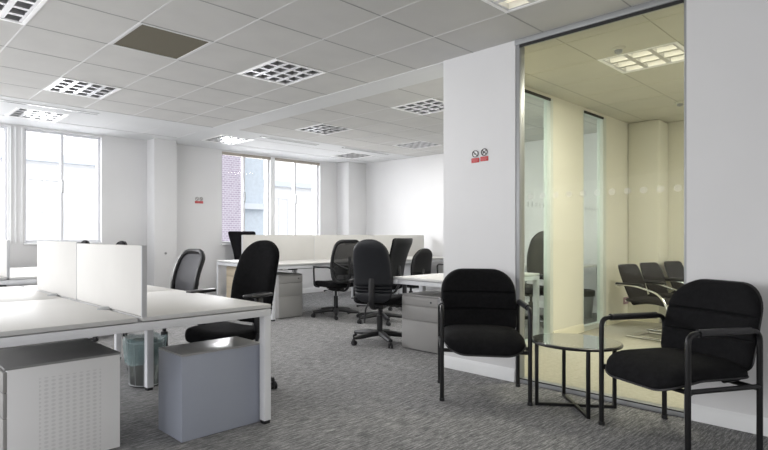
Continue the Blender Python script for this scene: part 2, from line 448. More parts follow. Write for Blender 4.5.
# inner panes of the meeting room side wall
for n, (a, b, fr) in enumerate(((5.14, 5.86, .07), (6.62, 7.30, .10))):
    bm = B()
    box(bm, b - fr, b, SY - .005, SY + .07, 0, 2.615, .004); box(bm, a, a + .03, SY + .0, SY + .07, 0, 2.615, .003)
    box(bm, a + .03, b - fr, SY, SY + .07, 2.60, 2.615); box(bm, a + .03, b - fr, SY, SY + .07, 0, .06)
    d = struct('window_%d' % (8 + n), bm, noisy('pale_frame%d' % n, (.66, .70, .66), .4, .02))
    obj('window_pane', box(B(), a + .03, b - fr, SY + .030, SY + .038, .06, 2.60), M['glass2'], d)
    obj('track_gasket', box(B(), a + .03, b - fr, SY - .012, SY - .001, 2.585, 2.612), M['dark'], d)
    bm = B(); k = a + .06
    while k < b - fr - .03:
        vs = [bm.verts.new((k + .012 * math.cos(t * PI / 8), SY + .028, 1.46 + .03 * math.sin(t * PI / 8))) for t in range(16)]
        bm.faces.new(vs); k += .085
    obj('frosted_dots', bm, thin_glass('frost_tick%d' % n, (.66, .68, .64), .3, .4, .04), d)

# ------------------------------------------------------------------ ceiling fittings
def luminaire(lit=False):
    t = empty('ceiling_light', 'x', 'ceiling light')
    bm = B(); o, i = .297, .272
    for s in (-1, 1):
        box(bm, -o, o, min(s * i, s * o), max(s * i, s * o), -.006, .0)
        box(bm, min(s * i, s * o), max(s * i, s * o), -i, i, -.006, .0)
    obj('frame', bm, M['lampbody'], t)
    bm = B()
    box(bm, -.285, .285, -.285, .285, .085, .1)
    for s in (-1, 1):
        box(bm, -.285, .285, min(s * .275, s * .285), max(s * .275, s * .285), .0, .085); box(bm, min(s * .275, s * .285), max(s * .275, s * .285), -.275, .275, .0, .085)
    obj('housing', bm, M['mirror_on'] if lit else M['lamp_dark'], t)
    bm = B(); n = 3 if lit else 4
    def blade(p, axis, wbot, z1):
        # wedge blade: wide at the bottom edge, thin above
        q = [(-wbot, -.002), (wbot, -.002), (wbot * .25, z1), (-wbot * .25, z1)]
        E = []
        for e in (-.272, .272):
            E.append([bm.verts.new((p + a, e, z) if axis == 'y' else (e, p + a, z)) for a, z in q])
        for k in range(4): bm.faces.new((E[0][k], E[0][(k + 1) % 4], E[1][(k + 1) % 4], E[1][k]))
        bm.faces.new(E[0]); bm.faces.new(E[1])
    for k in range(n + 1):
        p = -.272 + .544 * k / n
        blade(p, 'y', .022, .05); blade(p, 'x', .018, .045)
    obj('louvre', bm, M['louvre'], t)
    for k in range(n):
        p = -.272 + .544 * (k + .5) / n
        obj('tube', tube(B(), [(p, -.265, .068), (p, .265, .068)], .012, 8), M['tubeon'] if lit else M['tubeoff'], t)
    return t
proto = luminaire()
proto.location = (2.839 + .3, 3.741 + .3, H); proto['label'] = 'square louvred light in the ceiling centre, right of the olive vent'
G1 = 'square louvred ceiling lights'; proto['group'] = G1
for (x, y), lb in (((.439, 3.741), 'square louvred light cut by the top left corner of the photo'),
                   ((1.639, 5.541), 'square louvred light in the main tiles, nearest the left windows'),
                   ((4.95, 5.48), 'square louvred light beyond the ceiling band, middle of the far tiles'),
                   ((4.95, 3.68), 'square louvred light beyond the ceiling band, beside the white partition'),
                   ((7.02, 5.44), 'pale louvred light above the far right white wall'),
                   ((1.63, 7.18), 'louvred light in the plaster strip above the left windows'),
                   ((4.38, 7.12), 'louvred light in the strip just left of the middle window'),
                   ((7.08, 7.02), 'louvred light in the strip at the far right corner')):
    dup(proto, (x + .3, y + .3, H), 0, lb, G1)
lit = luminaire(True); lit.location = (2.839 + .3, 1.341 + .3, H); lit['label'] = 'lit square louvred light at the top edge, above the glass partition'; lit['group'] = G1
dup(lit, (4.93 + .3, 1.34 + .3, H), 0, 'lit louvred light inside the glazed meeting room', G1)
v = empty('ceiling_vent', 'square olive brown mesh vent panel in the ceiling grid', 'air vent', (vent_at[0] + .3, vent_at[1] + .3, H))
bm = B(); o, i = .297, .275
for s in (-1, 1):
    box(bm, -o, o, min(s * i, s * o), max(s * i, s * o), -.004, .0); box(bm, min(s * i, s * o), max(s * i, s * o), -i, i, -.004, 0)
obj('frame', bm, M['tbar'], v); obj('mesh_panel', box(B(), -.285, .285, -.285, .285, .0, .01), M['vent'], v)
def detector(x, y, lab):
    t = empty('smoke_detector', lab, 'smoke detector', (x, y, H))
    obj('base', lathe(B(), [(.05, 0), (.05, -.012), (.042, -.02)]), M['tile_in'], t)
    obj('sensor', lathe(B(), [(.03, -.02), (.028, -.042), (.012, -.05)]), M['alu'], t)
detector(4.75, 1.70, 'small round detector on the meeting room ceiling beside the lit light')
detector(7.2, 1.93, 'small round detector on the meeting room ceiling at the far wall')

# ------------------------------------------------------------------ bench desks
def bench(W, Ln, mods, ht, loc, rotz, label, cat='desk', inset_mid=.22, far_in=0):
    """bench run: local x across (two rows back to back), local y along"""
    t = empty('bench_desk', label, cat, loc, rotz)
    T = .022
    n = Ln / mods
    for sx in (0, 1):
        for k in range(mods):
            x0 = 0 if sx == 0 else W / 2 + .012; x1 = W / 2 - .012 if sx == 0 else W
            bm = B(); box(bm, x0, x1, k * n + (.0015 if k else 0), (k + 1) * n - .0015, ht - T, ht, .0015)
            tp = obj('tabletop', bm, [M['desk'], M['deskedge']], t)
            for p in tp.data.polygons:
                if abs(p.normal.z) < .5: p.material_index = 1
    z1 = ht - T - .006; zb = z1 - .042; l = .05
    bm = B()
    for y in [.0] + [Ln - l]:
        box(bm, .0, W, y, y + l, zb, z1, .002)
    for x in (.02, W / 2 - .06, W / 2 + .02, W - .06): box(bm, x, x + .04, l, Ln - l, zb, z1, .002)
    obj('frame_beam', bm, M['steel'], t)
    for y in (0, Ln - l):
        for x in (0 if not far_in or y == 0 else far_in, W - l):
            lg = obj('leg', box(B(), x, x + l, y, y + l, .02, zb, .002), M['steel'], t)
            obj('foot', box(B(), x + .004, x + l - .004, y + .004, y + l - .004, 0, .02), M['plastic'], lg)
    for k in range(1, mods):
        for x in (inset_mid, W - inset_mid - l):
            y = k * n - l / 2
            lg = obj('leg', box(B(), x, x + l, y, y + l, .02, zb, .002), M['steel'], t)
            obj('foot', box(B(), x + .004, x + l - .004, y + .004, y + l - .004, 0, .02), M['plastic'], lg)
    bm = B()
    x = W / 2 - .09
    box(bm, x, x + .18, .5, Ln - .2, ht - .13, ht - .125); box(bm, x, x + .004, .5, Ln - .2, ht - .125, ht - .06); box(bm, x + .176, x + .18, .5, Ln - .2, ht - .125, ht - .06)
    obj('cable_tray', bm, M['alu'], t)
    return t
def screen(x, y, Ln, z0, z1, rotz, label, group):
    t = empty('desk_screen', label, 'desk screen', (x, y, z0), rotz, group)
    obj('panel', box(B(), -.013, .013, 0, Ln, .004, z1 - z0, .004), [M['screen']], t)
    obj('end_trim', box(B(), -.0145, .0145, -.006, .0, .0, z1 - z0, .002), M['screenedge'], t)
    for s in (.45,):
        bm = B(); lathe(bm, [(.045, 0), (.045, .004), (.03, .007), (.02, .012)], 20, (-.03, Ln * s, 0))
        obj('bracket', bm, M['alu'], t)
    return t
# 1: near bench on the left
b1 = bench(1.65, 2.34, 2, .72, (.345, 2.675, 0), 0, 'white bench desk in the left foreground with a cream screen along its middle')
screen(1.19, 2.675, .985, .72, 1.085, 0, 'cream desk screen on the near left desk, panel closest to the camera', 'cream screens on the near left desk')
screen(1.19, 3.667, .90, .72, 1.095, 0, 'cream desk screen on the near left desk, farther panel reaching behind the first', 'cream screens on the near left desk')
# 0: bench behind it by the windows
bench(1.65, 2.0, 1, .72, (.485, 6.10, 0), 0, 'white bench desk at far left beneath the left windows')
screen(1.31, 6.10, 2.0, .72, 1.09, 0, 'cream desk screen at the far left edge with grey end trim', None)
# 2: bench across the back of the room
ang2 = math.radians(-3)
R2 = -PI / 2 + ang2
b2 = bench(1.54, 3.93, 3, .755, (4.45, 7.37, 0), R2 + 0, 'long white bench desk running across the back of the room below the middle window')
def on2(a, b): # local along, across(from far row)
    return (4.45 + math.cos(ang2) * a + math.sin(ang2) * b, 7.37 + math.sin(ang2) * a - math.cos(ang2) * b)
for k, lb in enumerate(('left end panel, above the grey drawers', 'second panel, behind the black mesh chair', 'third panel, behind the flared black chair back')):
    x, y = on2(1.31 * k + .002, .77)
    screen(x, y, 1.306, .755, 1.148, R2, 'cream screen on the back bench, ' + lb, 'cream screens on the back bench')
# 3: bench beyond the partition
bench(1.62, .73, 1, .72, (4.26, 2.92, 0), 0, 'white desk beside the partition end with a grey drawer unit below', far_in=.42)

# ------------------------------------------------------------------ drawer units
def pedestal(w, d, h, label, loc, rotz, side, body, fronts=(.12, .15, None), group=None, lock=True, top=None):
    """front faces local -x; w along local y, d along local x (behind the front)"""
    t = empty('drawer_unit', label, 'drawer unit', loc, rotz, group)
    obj('body', box(B(), .012, d, 0, w, .006, h - .012, .002), side, t)
    obj('top', box(B(), 0.0, d + .002, -.002, w + .002, h - .012, h, .002), top or body, t)
    obj('plinth', box(B(), .03, d - .02, .02, w - .02, 0, .006), M['dark'], t)
    z = h - .016
    for k, fh in enumerate(fronts):
        z0 = .010 if fh is None else z - fh
        bm = box(B(), -.006, .012, .001, w - .001, z0, z - .004, .002)
        dr = obj('drawer', bm, body, t)
        if lock and k == 0:
            bm = lathe(B(), [(.009, 0), (.009, .005), (.004, .006)], 12)
            for vv in bm.verts: vv.co = Vector((-.0062 - vv.co.z, w * .18 + vv.co.y, z - .045 + vv.co.x))
            obj('lock', bm, M['lockm'], dr)
        z = z0
    return t
pedestal(.5, .55, .512, 'white drawer unit with a dimpled side under the left foreground desk', (.605, 2.895, 0), 0, M['dimple'], M['grey'], (.10, .12, None), None, False, M['pedtop'])
t = tag(empty('metal_box', None, None), 'blue grey metal cupboard standing behind the corner leg of the near desk', 'cupboard'); t.location = (1.432, 2.735, 0)
obj('body', box(B(), 0, .54, 0, .285, .002, .47, .003), M['blue'], t)
obj('top', box(B(), 0.001, .54, 0, .285, .4705, .481, .002), M['bluetop'], t)
x, y = 4.36, 3.18
pedestal(.44, .55, .55, 'grey three drawer unit under the desk next to the partition', (4.33, 3.15, 0), 0, M['grey'], M['grey'], (.09, .145, None), 'grey drawer units')
# drawer unit at the left end of the back bench faces the near side
pedestal(.42, .5, .60, 'grey drawer unit at the left end of the back bench, with silver handle', (4.97, 5.93, 0), PI / 2, M['grey'], M['grey'], (.10, .18, None), 'grey drawer units')
pedestal(.46, .5, .68, 'beech drawer unit under the far side of the back bench end', (4.54, 6.80, 0), ang2, M['beige'], M['beige'], (.14, .20, None), None, False)
pedestal(.42, .5, .60, 'beech drawer unit under the desk at the far left', (1.18, 6.2, 0), PI / 2, M['beige'], M['beige'], (.14, .20, None), None, False)
# silver clamp tray under the back bench top
t = empty('cable_box', 'small silver cable box hung under the back bench top', 'cable box', (4.58, 5.92, .66))
obj('case', box(B(), 0, .30, 0, .06, 0, .05, .006), M['chrome'], t)
obj('socket_plate', box(B(), .03, .12, -.006, -.001, .008, .042, .002), M['signw'], t)

# ------------------------------------------------------------------ task chairs
def castor_mesh():
    bm = B()
    for s in (-1, 1):
        q = lathe(B(), [(.0, -.010), (.022, -.010), (.026, -.006), (.026, .006), (.022, .010), (.0, .010)], 14)
        for vv in q.verts: vv.co = Vector((vv.co.z + s * .014, vv.co.x, vv.co.y + .026))
        me = bpy.data.meshes.new('t'); q.to_mesh(me); q.free(); bm.from_mesh(me); bpy.data.meshes.remove(me)
    box(bm, -.012, .012, -.006, .024, .03, .062, .004)
    tube(bm, [(0, .008, .055), (0, .008, .08)], .006, 8)
    return bm
def star_base(t, mt, R=.33):
    bm = B()
    lathe(bm, [(.028, .075), (.042, .08), (.042, .115), (.03, .125)], 16)
    for k in range(5):
        a = 2 * PI * k / 5 + .3; dx, dy = math.cos(a), math.sin(a)
        tube(bm, [(dx * .02, dy * .02, .1), (dx * .12, dy * .12, .097), (dx * .24, dy * .24, .082), (dx * R, dy * R, .075)], [.038, .037, .031, .022], 8, flat=.85)
    b = obj('star_base', bm, mt, t)
    first = None
    for k in range(5):
        a = 2 * PI * k / 5 + .3
        if first is None: c = obj('castor', castor_mesh(), M['plastic'], b); first = c
        else: c = first.copy(); col.objects.link(c); c.parent = b
        c.location = (math.cos(a) * R, math.sin(a) * R, 0); c.rotation_euler = (0, 0, a + 1.1 * k)
    obj('gas_lift', lathe(B(), [(.031, .12), (.031, .29), (.017, .292), (.017, .385)], 14), M['plastic'], t)
def seat_fn(z, y0, drop=.03):
    def f(x, s, tt):
        y = y0 + s
        return (x, y, z + tt - drop * max(0, (s - .38) / .1) ** 2 - .0 + .02 * (abs(x) / .25) ** 2 * (1 if tt > 0 else .3))
    return f
def back_fn(y0, z0, lean, curve=.04, lumbar=.03, Hh=.6, hub=.0):
    def f(x, s, tt):
        v = s / Hh
        y = y0 - math.sin(lean) * s + curve * (x / .24) ** 2 + lumbar * math.sin(PI * min(1, v * 1.15))  # wraps forward at the sides
        return (x, y + tt, z0 + math.cos(lean) * s)
    return f
def arm(t, mt, s, padm, kind, zs, zt, w=.27):
    bm = B()
    if kind == 'T':
        tube(bm, roundpath([(s * .17, .02, zs - .05), (s * w, .02, zs - .05), (s * (w + .005), .0, zt - .03)], .04), .013, 8)
        box(bm, s * w - .018, s * w + .018, -.03, .03, zs + .02, zt - .03, .006)
    else:
        tube(bm, roundpath([(s * .2, .12, zs - .04), (s * w, .14, zs - .03), (s * w, .16, zt - .01), (s * w, -.20, zt - .01), (s * .2, -.24, zt - .06)], .05), .013, 8)
    a = obj('arm', bm, mt, t)
    obj('arm_pad', box(B(), s * w - .04, s * w + .04, -.12, .13, zt - .025, zt, .012, seg=3), padm, a)
def task_chair(name, label, style, arms='T', back_h=.62, back_w=.24, zs=.47, ztop=1.1, lean=.12, fabric=None, shell=None, zarm=.66, group=None):
    t = empty(name, label, 'office chair', (0, 0, 0), 0, group)
    fabric = fabric or M['black']; shell = shell or M['plastic']
    star_base(t, M['plastic'])
    bm = B(); box(bm, -.07, .07, -.11, .09, zs - .095, zs - .045, .012); box(bm, -.15, .15, -.02, .02, zs - .06, zs - .045, .004)
    tube(bm, [(.06, .02, zs - .07), (.2, .03, zs - .07), (.25, .03, zs - .075)], [.006, .006, .012], 8)
    tube(bm, [(-.06, -.05, zs - .07), (-.2, -.05, zs - .075), (-.24, -.05, zs - .08)], [.006, .006, .012], 8)
    obj('mechanism', bm, M['plastic'], t)
    bm = pad(B(), lambda v: .235 + .015 * math.sin(PI * v), .48, .035, .045, seat_fn(zs, -.22), .07, .10, m=18)
    obj('seat', bm, fabric, t)
    z0 = ztop - back_h * math.cos(lean)
    if style == 'padded':
        fn = back_fn(-.25, z0, lean, .035, .03, back_h)
        def wf(v): return back_w * (.80 + .38 * math.sin(PI * min(1, v * .62 + .22)) * .55 if v < .5 else .80 + .209 * math.sin(PI * min(1, v * .62 + .22)) - .10 * (v - .5) * 2 * .6)
        obj('backrest', pad(B(), wf, back_h, .035, .012, fn, .10, .15, n=18, m=24), fabric, t)
        fs = lambda x, s, tt: (Vector(fn(x, s, 0)) + Vector((0, tt - .014, 0)))
        bm = pad(B(), lambda v: wf(v) * 1.0, back_h, .004, .022, fs, .10, .15, n=18, m=24, grooves=(.16, .21, .26), gd=.9, gback=True)
        obj('back_shell', bm, shell, t)
        bm = B()
        pts = [fn(0, back_h * .38, -.03), fn(0, back_h * .1, -.055), (0, -.30, z0 - .02), (0, -.24, zs - .08), (0, -.06, zs - .08)]
        tube(bm, roundpath(pts, .05), .030, 8, flat=.35)
        obj('back_bracket', bm, M['plastic'], t)
        obj('lever', tube(B(), roundpath([(-.03, -.30, z0 + .0), (-.05, -.34, z0 - .06), (-.06, -.35, z0 - .20)], .02), .009, 8), M['plastic'], t)
    elif style == 'mesh':
        fn = back_fn(-.24, z0, lean, .05, .04, back_h)
        wf = lambda v: back_w * (.80 + .20 * math.sin(PI * min(1, .15 + v * .6)))
        obj('backrest', pad(B(), wf, back_h, .003, .003, fn, .07, .09, n=14, m=18), shell, t)
        # frame tube round the mesh outline
        def edge(v, s):
            sv = v * back_h; w = wf(v); cut = 0
            for rc, d in ((.07, max(0, .07 - sv)), (.09, max(0, .09 - (back_h - sv)))):
                if d: cut = max(cut, rc - math.sqrt(max(0, rc * rc - d * d)))
            return fn(s * (w - cut), sv, 0)
        vs = [.5 - .5 * math.cos(PI * k / 26) for k in range(27)]
        top = wf(1) - .09; bot = wf(0) - .07
        loop = [edge(v, 1) for v in vs] + [fn(top * u, back_h, 0) for u in (.5, 0, -.5)] + [edge(v, -1) for v in reversed(vs)] + [fn(bot * u, 0, 0) for u in (-.5, 0, .5)]
        obj('back_frame', tube(B(), loop, .024, 8, closed=True), M['plastic'], t)
        bm = B()
        tube(bm, roundpath([fn(0, back_h * .62, -.06), fn(0, back_h * .2, -.09), (0, -.31, z0 - .02), (0, -.22, zs - .09), (0, -.06, zs - .08)], .06), .024, 8, flat=.5)
        for s in (-1, 1): tube(bm, roundpath([fn(0, back_h * .30, -.085), fn(s * .12, back_h * .38, -.05), fn(s * wf(.5) * .97, back_h * .5, -.01)], .05), .013, 8)
        obj('back_bracket', bm, M['plastic'], t)
        bm = pad(B(), lambda v: wf(.3) * .9, .13, .01, .012, lambda x, s, tt: Vector(fn(x, back_h * .18 + s, 0)) + Vector((0, tt - .02, 0)), .04, .04, n=10, m=8)
        obj('lumbar_pad', bm, M['plastic'], t)
    elif style == 'flare':
        fn = back_fn(-.25, z0, lean, .03, .03, back_h)
        wf = lambda v: back_w * (.66 + .34 * v)
        obj('backrest', pad(B(), wf, back_h, .025, .012, fn, .05, .035, n=14, m=16), fabric, t)
        fs = lambda x, s, tt: (Vector(fn(x, s, 0)) + Vector((0, tt - .014, 0)))
        obj('back_shell', pad(B(), lambda v: wf(v) * .99, back_h, .004, .018, fs, .05, .035, n=14, m=16), shell, t)
        bm = B(); tube(bm, roundpath([fn(0, back_h * .35, -.03), (0, -.31, z0 - .02), (0, -.22, zs - .08), (0, -.06, zs - .08)], .05), .028, 8, flat=.4)
        obj('back_bracket', bm, M['plastic'], t)
    if arms:
        for s in (-1, 1): arm(t, M['plastic'], s, M['plastic'], arms, zs, zarm)
    return t
GC = 'black office task chairs'
def face(deg): return math.radians(deg - 90)
cA = task_chair('office_chair', 'black high-back office chair with a ribbed charcoal back shell, beside the grey drawers', 'padded', 'T', .66, .20, .46, 1.10, .19, shell=M['blacks'], zarm=.67)
cA.location = (4.375, 3.935, 0); cA.rotation_euler = (0, 0, face(26))
cB = task_chair('office_chair', 'black mesh-back office chair turned away at the back bench', 'mesh', 'loop', .56, .215, .46, 1.06, .12, shell=M['mesh'], zarm=.72)
cB.location = (5.31, 5.60, 0); cB.rotation_euler = (0, 0, face(84))
cD = task_chair('office_chair', 'large plain black high-back chair pushed in at the near desk corner', 'padded', 'T', .64, .195, .44, 1.10, .24, shell=M['black'], zarm=.735)
cD.location = (2.14, 3.37, 0); cD.rotation_euler = (0, 0, face(196))
cE = task_chair('office_chair', 'charcoal mesh-back chair with open frame behind the near desk', 'mesh', 'T', .50, .172, .45, .99, .18, shell=M['meshg'], zarm=.62)
cE.location = (2.20, 4.52, 0); cE.rotation_euler = (0, 0, face(188))
cC = task_chair('office_chair', 'black chair with a flared square-topped back, right of the ribbed chair', 'flare', 'T', .56, .222, .47, 1.105, .22)
cC.location = (5.42, 4.86, 0); cC.rotation_euler = (0, 0, face(96))
dup(cC, (5.36, 7.72, 0), face(262), 'black square-topped chair on the far side of the back bench, under the window').scale = (1.22, 1.15, 1.1)
cF = task_chair('office_chair', 'low round-topped black chair in front of the right end of the back bench', 'padded', None, .50, .19, .44, .95, .12)
cF.location = (6.62, 5.32, 0); cF.rotation_euler = (0, 0, face(80))
cG = task_chair('office_chair', 'low black chair almost hidden behind the partition end', 'mesh', 'loop', .40, .24, .44, .86, .12, shell=M['mesh'], zarm=.70)
cG.location = (7.43, 5.10, 0); cG.rotation_euler = (0, 0, face(100))
dup(cF, (2.20, 7.45, 0), face(180), 'dark chair top peeping over the left screen, nearer the windows').scale = (1, 1, 1.135)
dup(cF, (2.22, 6.28, 0), face(180), 'dark chair top peeping over the left screen, right of the other one').scale = (1, 1, 1.135)
cH = task_chair('office_chair', 'grey high-back chair seen through the first inner glass pane', 'padded', 'T', .64, .25, .46, 1.20, .10, fabric=M['charc'], shell=noisy('grey_shell', (.10, .10, .105), .6))
cH.location = (6.70, 3.44, 0); cH.rotation_euler = (0, 0, face(165))

# ------------------------------------------------------------------ reception style visitor chairs
def visitor_chair():
    t = empty('visitor_chair', 'x', 'chair'); w, d = .2875, .2325; r = .014; za = .642
    for s in (-1, 1):
        pts = roundpath([(s * w, d, 0), (s * w, d, za), (s * w, -d, za), (s * w, -d, 0)], .055, 7)
        bm = tube(B(), pts, r, 12)
        fr = obj('side_frame', bm, M['tube'], t)
        obj('arm_pad', tube(B(), [(s * w, d - .07, za + .002), (s * w, d - .065, za + .002), (s * w, -d + .065, za + .002), (s * w, -d + .07, za + .002)], [.0155, .0205, .0205, .0155], 12), M['plastic'], fr)
        for y in (d, -d): obj('foot', lathe(B(), [(.0175, 0), (.0175, .02)], 12, (s * w, y, 0)), M['plastic'], fr)
    bm = B()
    for y in (d - .02, -d + .02): tube(bm, [(-w, y, .345), (w, y, .345)], .013, 10)
    for s in (-1, 1):
        tube(bm, [(s * w, d, .352), (s * w, -d, .352)], .013, 10)
    obj('seat_rail', bm, M['tube'], t)
    def sf(x, s, tt):
        y = -.235 + s
        dz = -.05 * max(0, (s - .34) / .17) ** 2
        return (x, y, .408 + tt + dz + .012 * (1 - (x / .26) ** 2) * (1 if tt > 0 else -.2))
    bm = pad(B(), lambda v: .276 - .008 * v, .53, .052, .034, sf, .10, .14, n=20, m=24)
    st = obj('seat', bm, M['black'], t)
    # piping at the seat edge
    def hwf(v):
        s = v * .53; w_ = .276 - .008 * v; c = 0
        for rc, dd in ((.10, max(0, .10 - s)), (.14, max(0, .14 - (.53 - s)))):
            if dd: c = max(c, rc - math.sqrt(max(0, rc * rc - dd * dd)))
        return w_ - c
    vs = [.5 - .5 * math.cos(PI * k / 30) for k in range(31)]
    loop = [sf(hwf(v), v * .53, -.012) for v in vs] + [sf(-hwf(v), v * .53, -.012) for v in reversed(vs)]
    obj('piping', tube(B(), loop, .006, 6, closed=True), M['plastic'], st)
    def bf(x, s, tt):
        v = s / .465
        return (x, -.225 - .18 * s - .03 * v * v + .035 * (x / .26) ** 2 + tt, .415 + s * .985)
    bw = lambda v: .275 - .016 * abs(v - .35)
    bm = pad(B(), bw, .465, .042, .018, bf, .06, .16, n=20, m=26, grooves=(.36, .63), gd=.42)
    bk = obj('backrest', bm, M['black'], t)
    fs = lambda x, s, tt: Vector(bf(x, s, 0)) + Vector((0, tt - .016, 0))
    obj('back_shell', pad(B(), lambda v: bw(v) + .005, .47, .012, .012, fs, .06, .16, n=16, m=20), M['plastic'], bk)
    for s in (-1, 1): obj('back_bracket', tube(B(), roundpath([(s * .2, -.10, .36), (s * .2, -.235, .37), bf(s * .2, .16, -.03)], .05), .012, 8, flat=.5), M['tube'], t)
    return t
vc = visitor_chair(); vc['label'] = 'black armchair against the white partition, left of the glass table'; vc['group'] = 'black visitor armchairs'
vc.location = (3.506, 2.172, 0); vc.rotation_euler = (0, 0, face(217.8))
dup(vc, (3.537, .972, 0), face(152.8), 'black armchair in the right foreground, right of the glass table', 'black visitor armchairs')

# ------------------------------------------------------------------ glass table
t = empty('coffee_table', 'low round smoked glass table on a black frame between the two armchairs', 'coffee table', (3.70, 1.592, 0))
R = .272
obj('tabletop', lathe(B(), [(R - .004, .432), (R - .001, .436), (R - .004, .440)], 64), M['tableglass'], t)
obj('rim', tube(B(), [(R * math.cos(2 * PI * k / 64), R * math.sin(2 * PI * k / 64), .428) for k in range(64)], .009, 8, closed=True), M['tube'], t)
a0 = math.atan2(1.774 - 1.592, 3.544 - 3.70)
bm = B()
for k in range(2):
    a = a0 + k * PI / 2; u = Vector((math.cos(a), math.sin(a), 0)) * .245
    for p, q in ((u, -u),):
        d = (q - p).normalized(); n = Vector((-d.y, d.x, 0)) * .010
        vs = [bm.verts.new(c + Vector((0, 0, z))) for z in (.001 + .0 * k, .019) for c in (p + n, q + n, q - n, p - n)]
        for f in ((0, 1, 2, 3), (4, 5, 6, 7), (0, 1, 5, 4), (1, 2, 6, 5), (2, 3, 7, 6), (3, 0, 4, 7)): bm.faces.new([vs[i] for i in f])
obj('cross_bar', bm, M['tube'], t)
for k in range(4):
    a = a0 + k * PI / 2
    bm = box(B(), -.0105, .0105, -.0105, .0105, .0, .424, .002)
    for v_ in bm.verts:
        x, y = v_.co.x + .245, v_.co.y
        v_.co.x, v_.co.y = x * math.cos(a) - y * math.sin(a), x * math.sin(a) + y * math.cos(a)
    obj('leg', bm, M['tube'], t)

# ------------------------------------------------------------------ meeting room
def meeting_chair():
    t = empty('meeting_chair', 'x', 'chair')
    def bf(x, s, tt): return (x, -.16 - .34 * s + .02 * (x / .2) ** 2 + tt, .35 + s * .96)
    obj('backrest', pad(B(), lambda v: .13 + .075 * math.sin(PI * min(1, v * .62 + .12)), .47, .018, .012, bf, .03, .035, n=12, m=14), M['charc'], t)
    def sf(x, s, tt): return (x, -.22 + s, .41 + tt - .03 * max(0, (s - .33) / .13) ** 2)
    obj('seat', pad(B(), lambda v: .20 + .03 * v, .46, .03, .025, sf, .04, .07, n=12, m=12), M['charc'], t)
    for s in (-1, 1):
        pts = roundpath([(s * .22, -.31, .575), (s * .225, -.10, .585), (s * .225, .20, .50), (s * .225, .28, .30), (s * .22, .27, .02), (s * .22, -.18, .012)], [.12, .16, .12, .03, ], 6)
        fr = obj('arm_frame', tube(B(), pts, [.012] * len(pts), 8), M['chrome'], t)
        obj('arm_pad', box(B(), s * .22 - .02, s * .22 + .02, -.30, .0, .580, .603, .008), M['plastic'], fr)
    bm = B()
    tube(bm, [(-.22, -.18, .012), (.22, -.18, .012)], .011, 8); tube(bm, [(-.22, -.29, .565), (.22, -.29, .565)], .009, 8); tube(bm, [(-.225, .235, .385), (.225, .235, .385)], .010, 8)
    obj('cross_bar', bm, M['chrome'], t)
    return t
mc = meeting_chair(); GM = 'charcoal meeting chairs in the glazed room'
mc.location = (6.84, 2.08, .004); mc.rotation_euler = (0, 0, face(258)); mc['group'] = GM; mc['label'] = 'charcoal meeting chair, first of the row from the glass panes'
dup(mc, (7.46, 2.06, .004), face(256), 'charcoal meeting chair in the middle of the row in the glazed room', GM)
dup(mc, (8.10, 1.985, .004), face(256), 'charcoal meeting chair farthest right of the row in the glazed room', GM)
t = empty('meeting_table', 'pale topped meeting table just showing past the right hand wall', 'table', (7.0, .85, 0))
obj('tabletop', lathe(B(), [(.62, .70), (.64, .71), (.64, .722), (.63, .73)], 48), M['desk'], t)
obj('pedestal', lathe(B(), [(.30, 0), (.30, .012), (.045, .03), (.04, .69), (.12, .70)], 28), M['chrome'], t)
t = empty('wall_socket', 'mauve wall socket low behind the meeting chairs', 'socket', (7.95, SY, .27))
obj('plate', box(B(), -.075, .075, -.014, -.0, -.045, .045, .004), M['pink'], t)
obj('switch', box(box(B(), -.05, -.02, -.018, -.0142, -.01, .015), .02, .05, -.018, -.0142, -.01, .015), M['signw'], t)
# seen through the second inner pane
t = empty('side_desk', 'white desk on slanted grey legs seen through the second inner pane', 'desk', (7.75, 3.5, 0))
obj('tabletop', box(B(), -.35, .5, -.35, .45, .70, .725, .002), M['desk'], t)
for s, y in ((-.28, -.3), (.42, -.3), (-.28, .40), (.42, .40)):
    obj('leg', tube(B(), [(s, y, .70), (s - (.14 if s < 0 else -.04), y, 0)], .022, 8), M['alu'], t)
t = empty('waste_bin', 'dark grey ribbed bin under the slanted-leg desk behind the glass', 'bin', (7.85, 3.28, 0))
bm = B(); lathe(bm, [(.12, .0), (.15, .36), (.155, .37), (.145, .37), (.115, .012)], 20)
obj('shell', bm, M['alu'], t)
obj('bin_bag', lathe(B(), [(.158, .30), (.161, .375), (.135, .385), (.11, .30)], 20, cap=False), M['dark'], t)

# ------------------------------------------------------------------ bin with teal bag
t = empty('waste_bin', 'clear ribbed bin with a teal bag under the near left desk', 'bin', (1.80, 4.02, 0))
obj('shell', lathe(B(), [(.115, .004), (.135, .33)], 28, cap=False), M['binplastic'], t)
obj('base', lathe(B(), [(.117, 0), (.119, .012)], 28), M['plastic'], t)
bm = B()
for k in range(12):
    a = 2 * PI * k / 12; tube(bm, [(.119 * math.cos(a), .119 * math.sin(a), .01), (.139 * math.cos(a), .139 * math.sin(a), .33)], .0022, 5)
for z, r in ((.33, .139), (.012, .119)): tube(bm, [(r * math.cos(2 * PI * k / 28), r * math.sin(2 * PI * k / 28), z) for k in range(28)], .004, 6, closed=True)
obj('wire_frame', bm, M['alu'], t)
bm = B(); prof = [(.145, .17), (.150, .24), (.156, .30), (.160, .345), (.150, .362), (.13, .33), (.12, .2)]
rings = []
for j, (r, z) in enumerate(prof):
    rings.append([bm.verts.new(((r + .007 * math.sin(7 * a + j) + .004 * math.sin(13 * a + 2 * j)) * math.cos(a), (r + .007 * math.sin(7 * a + j) + .004 * math.sin(13 * a)) * math.sin(a), z + .008 * math.sin(5 * a + j))) for a in [2 * PI * k / 48 for k in range(48)]])
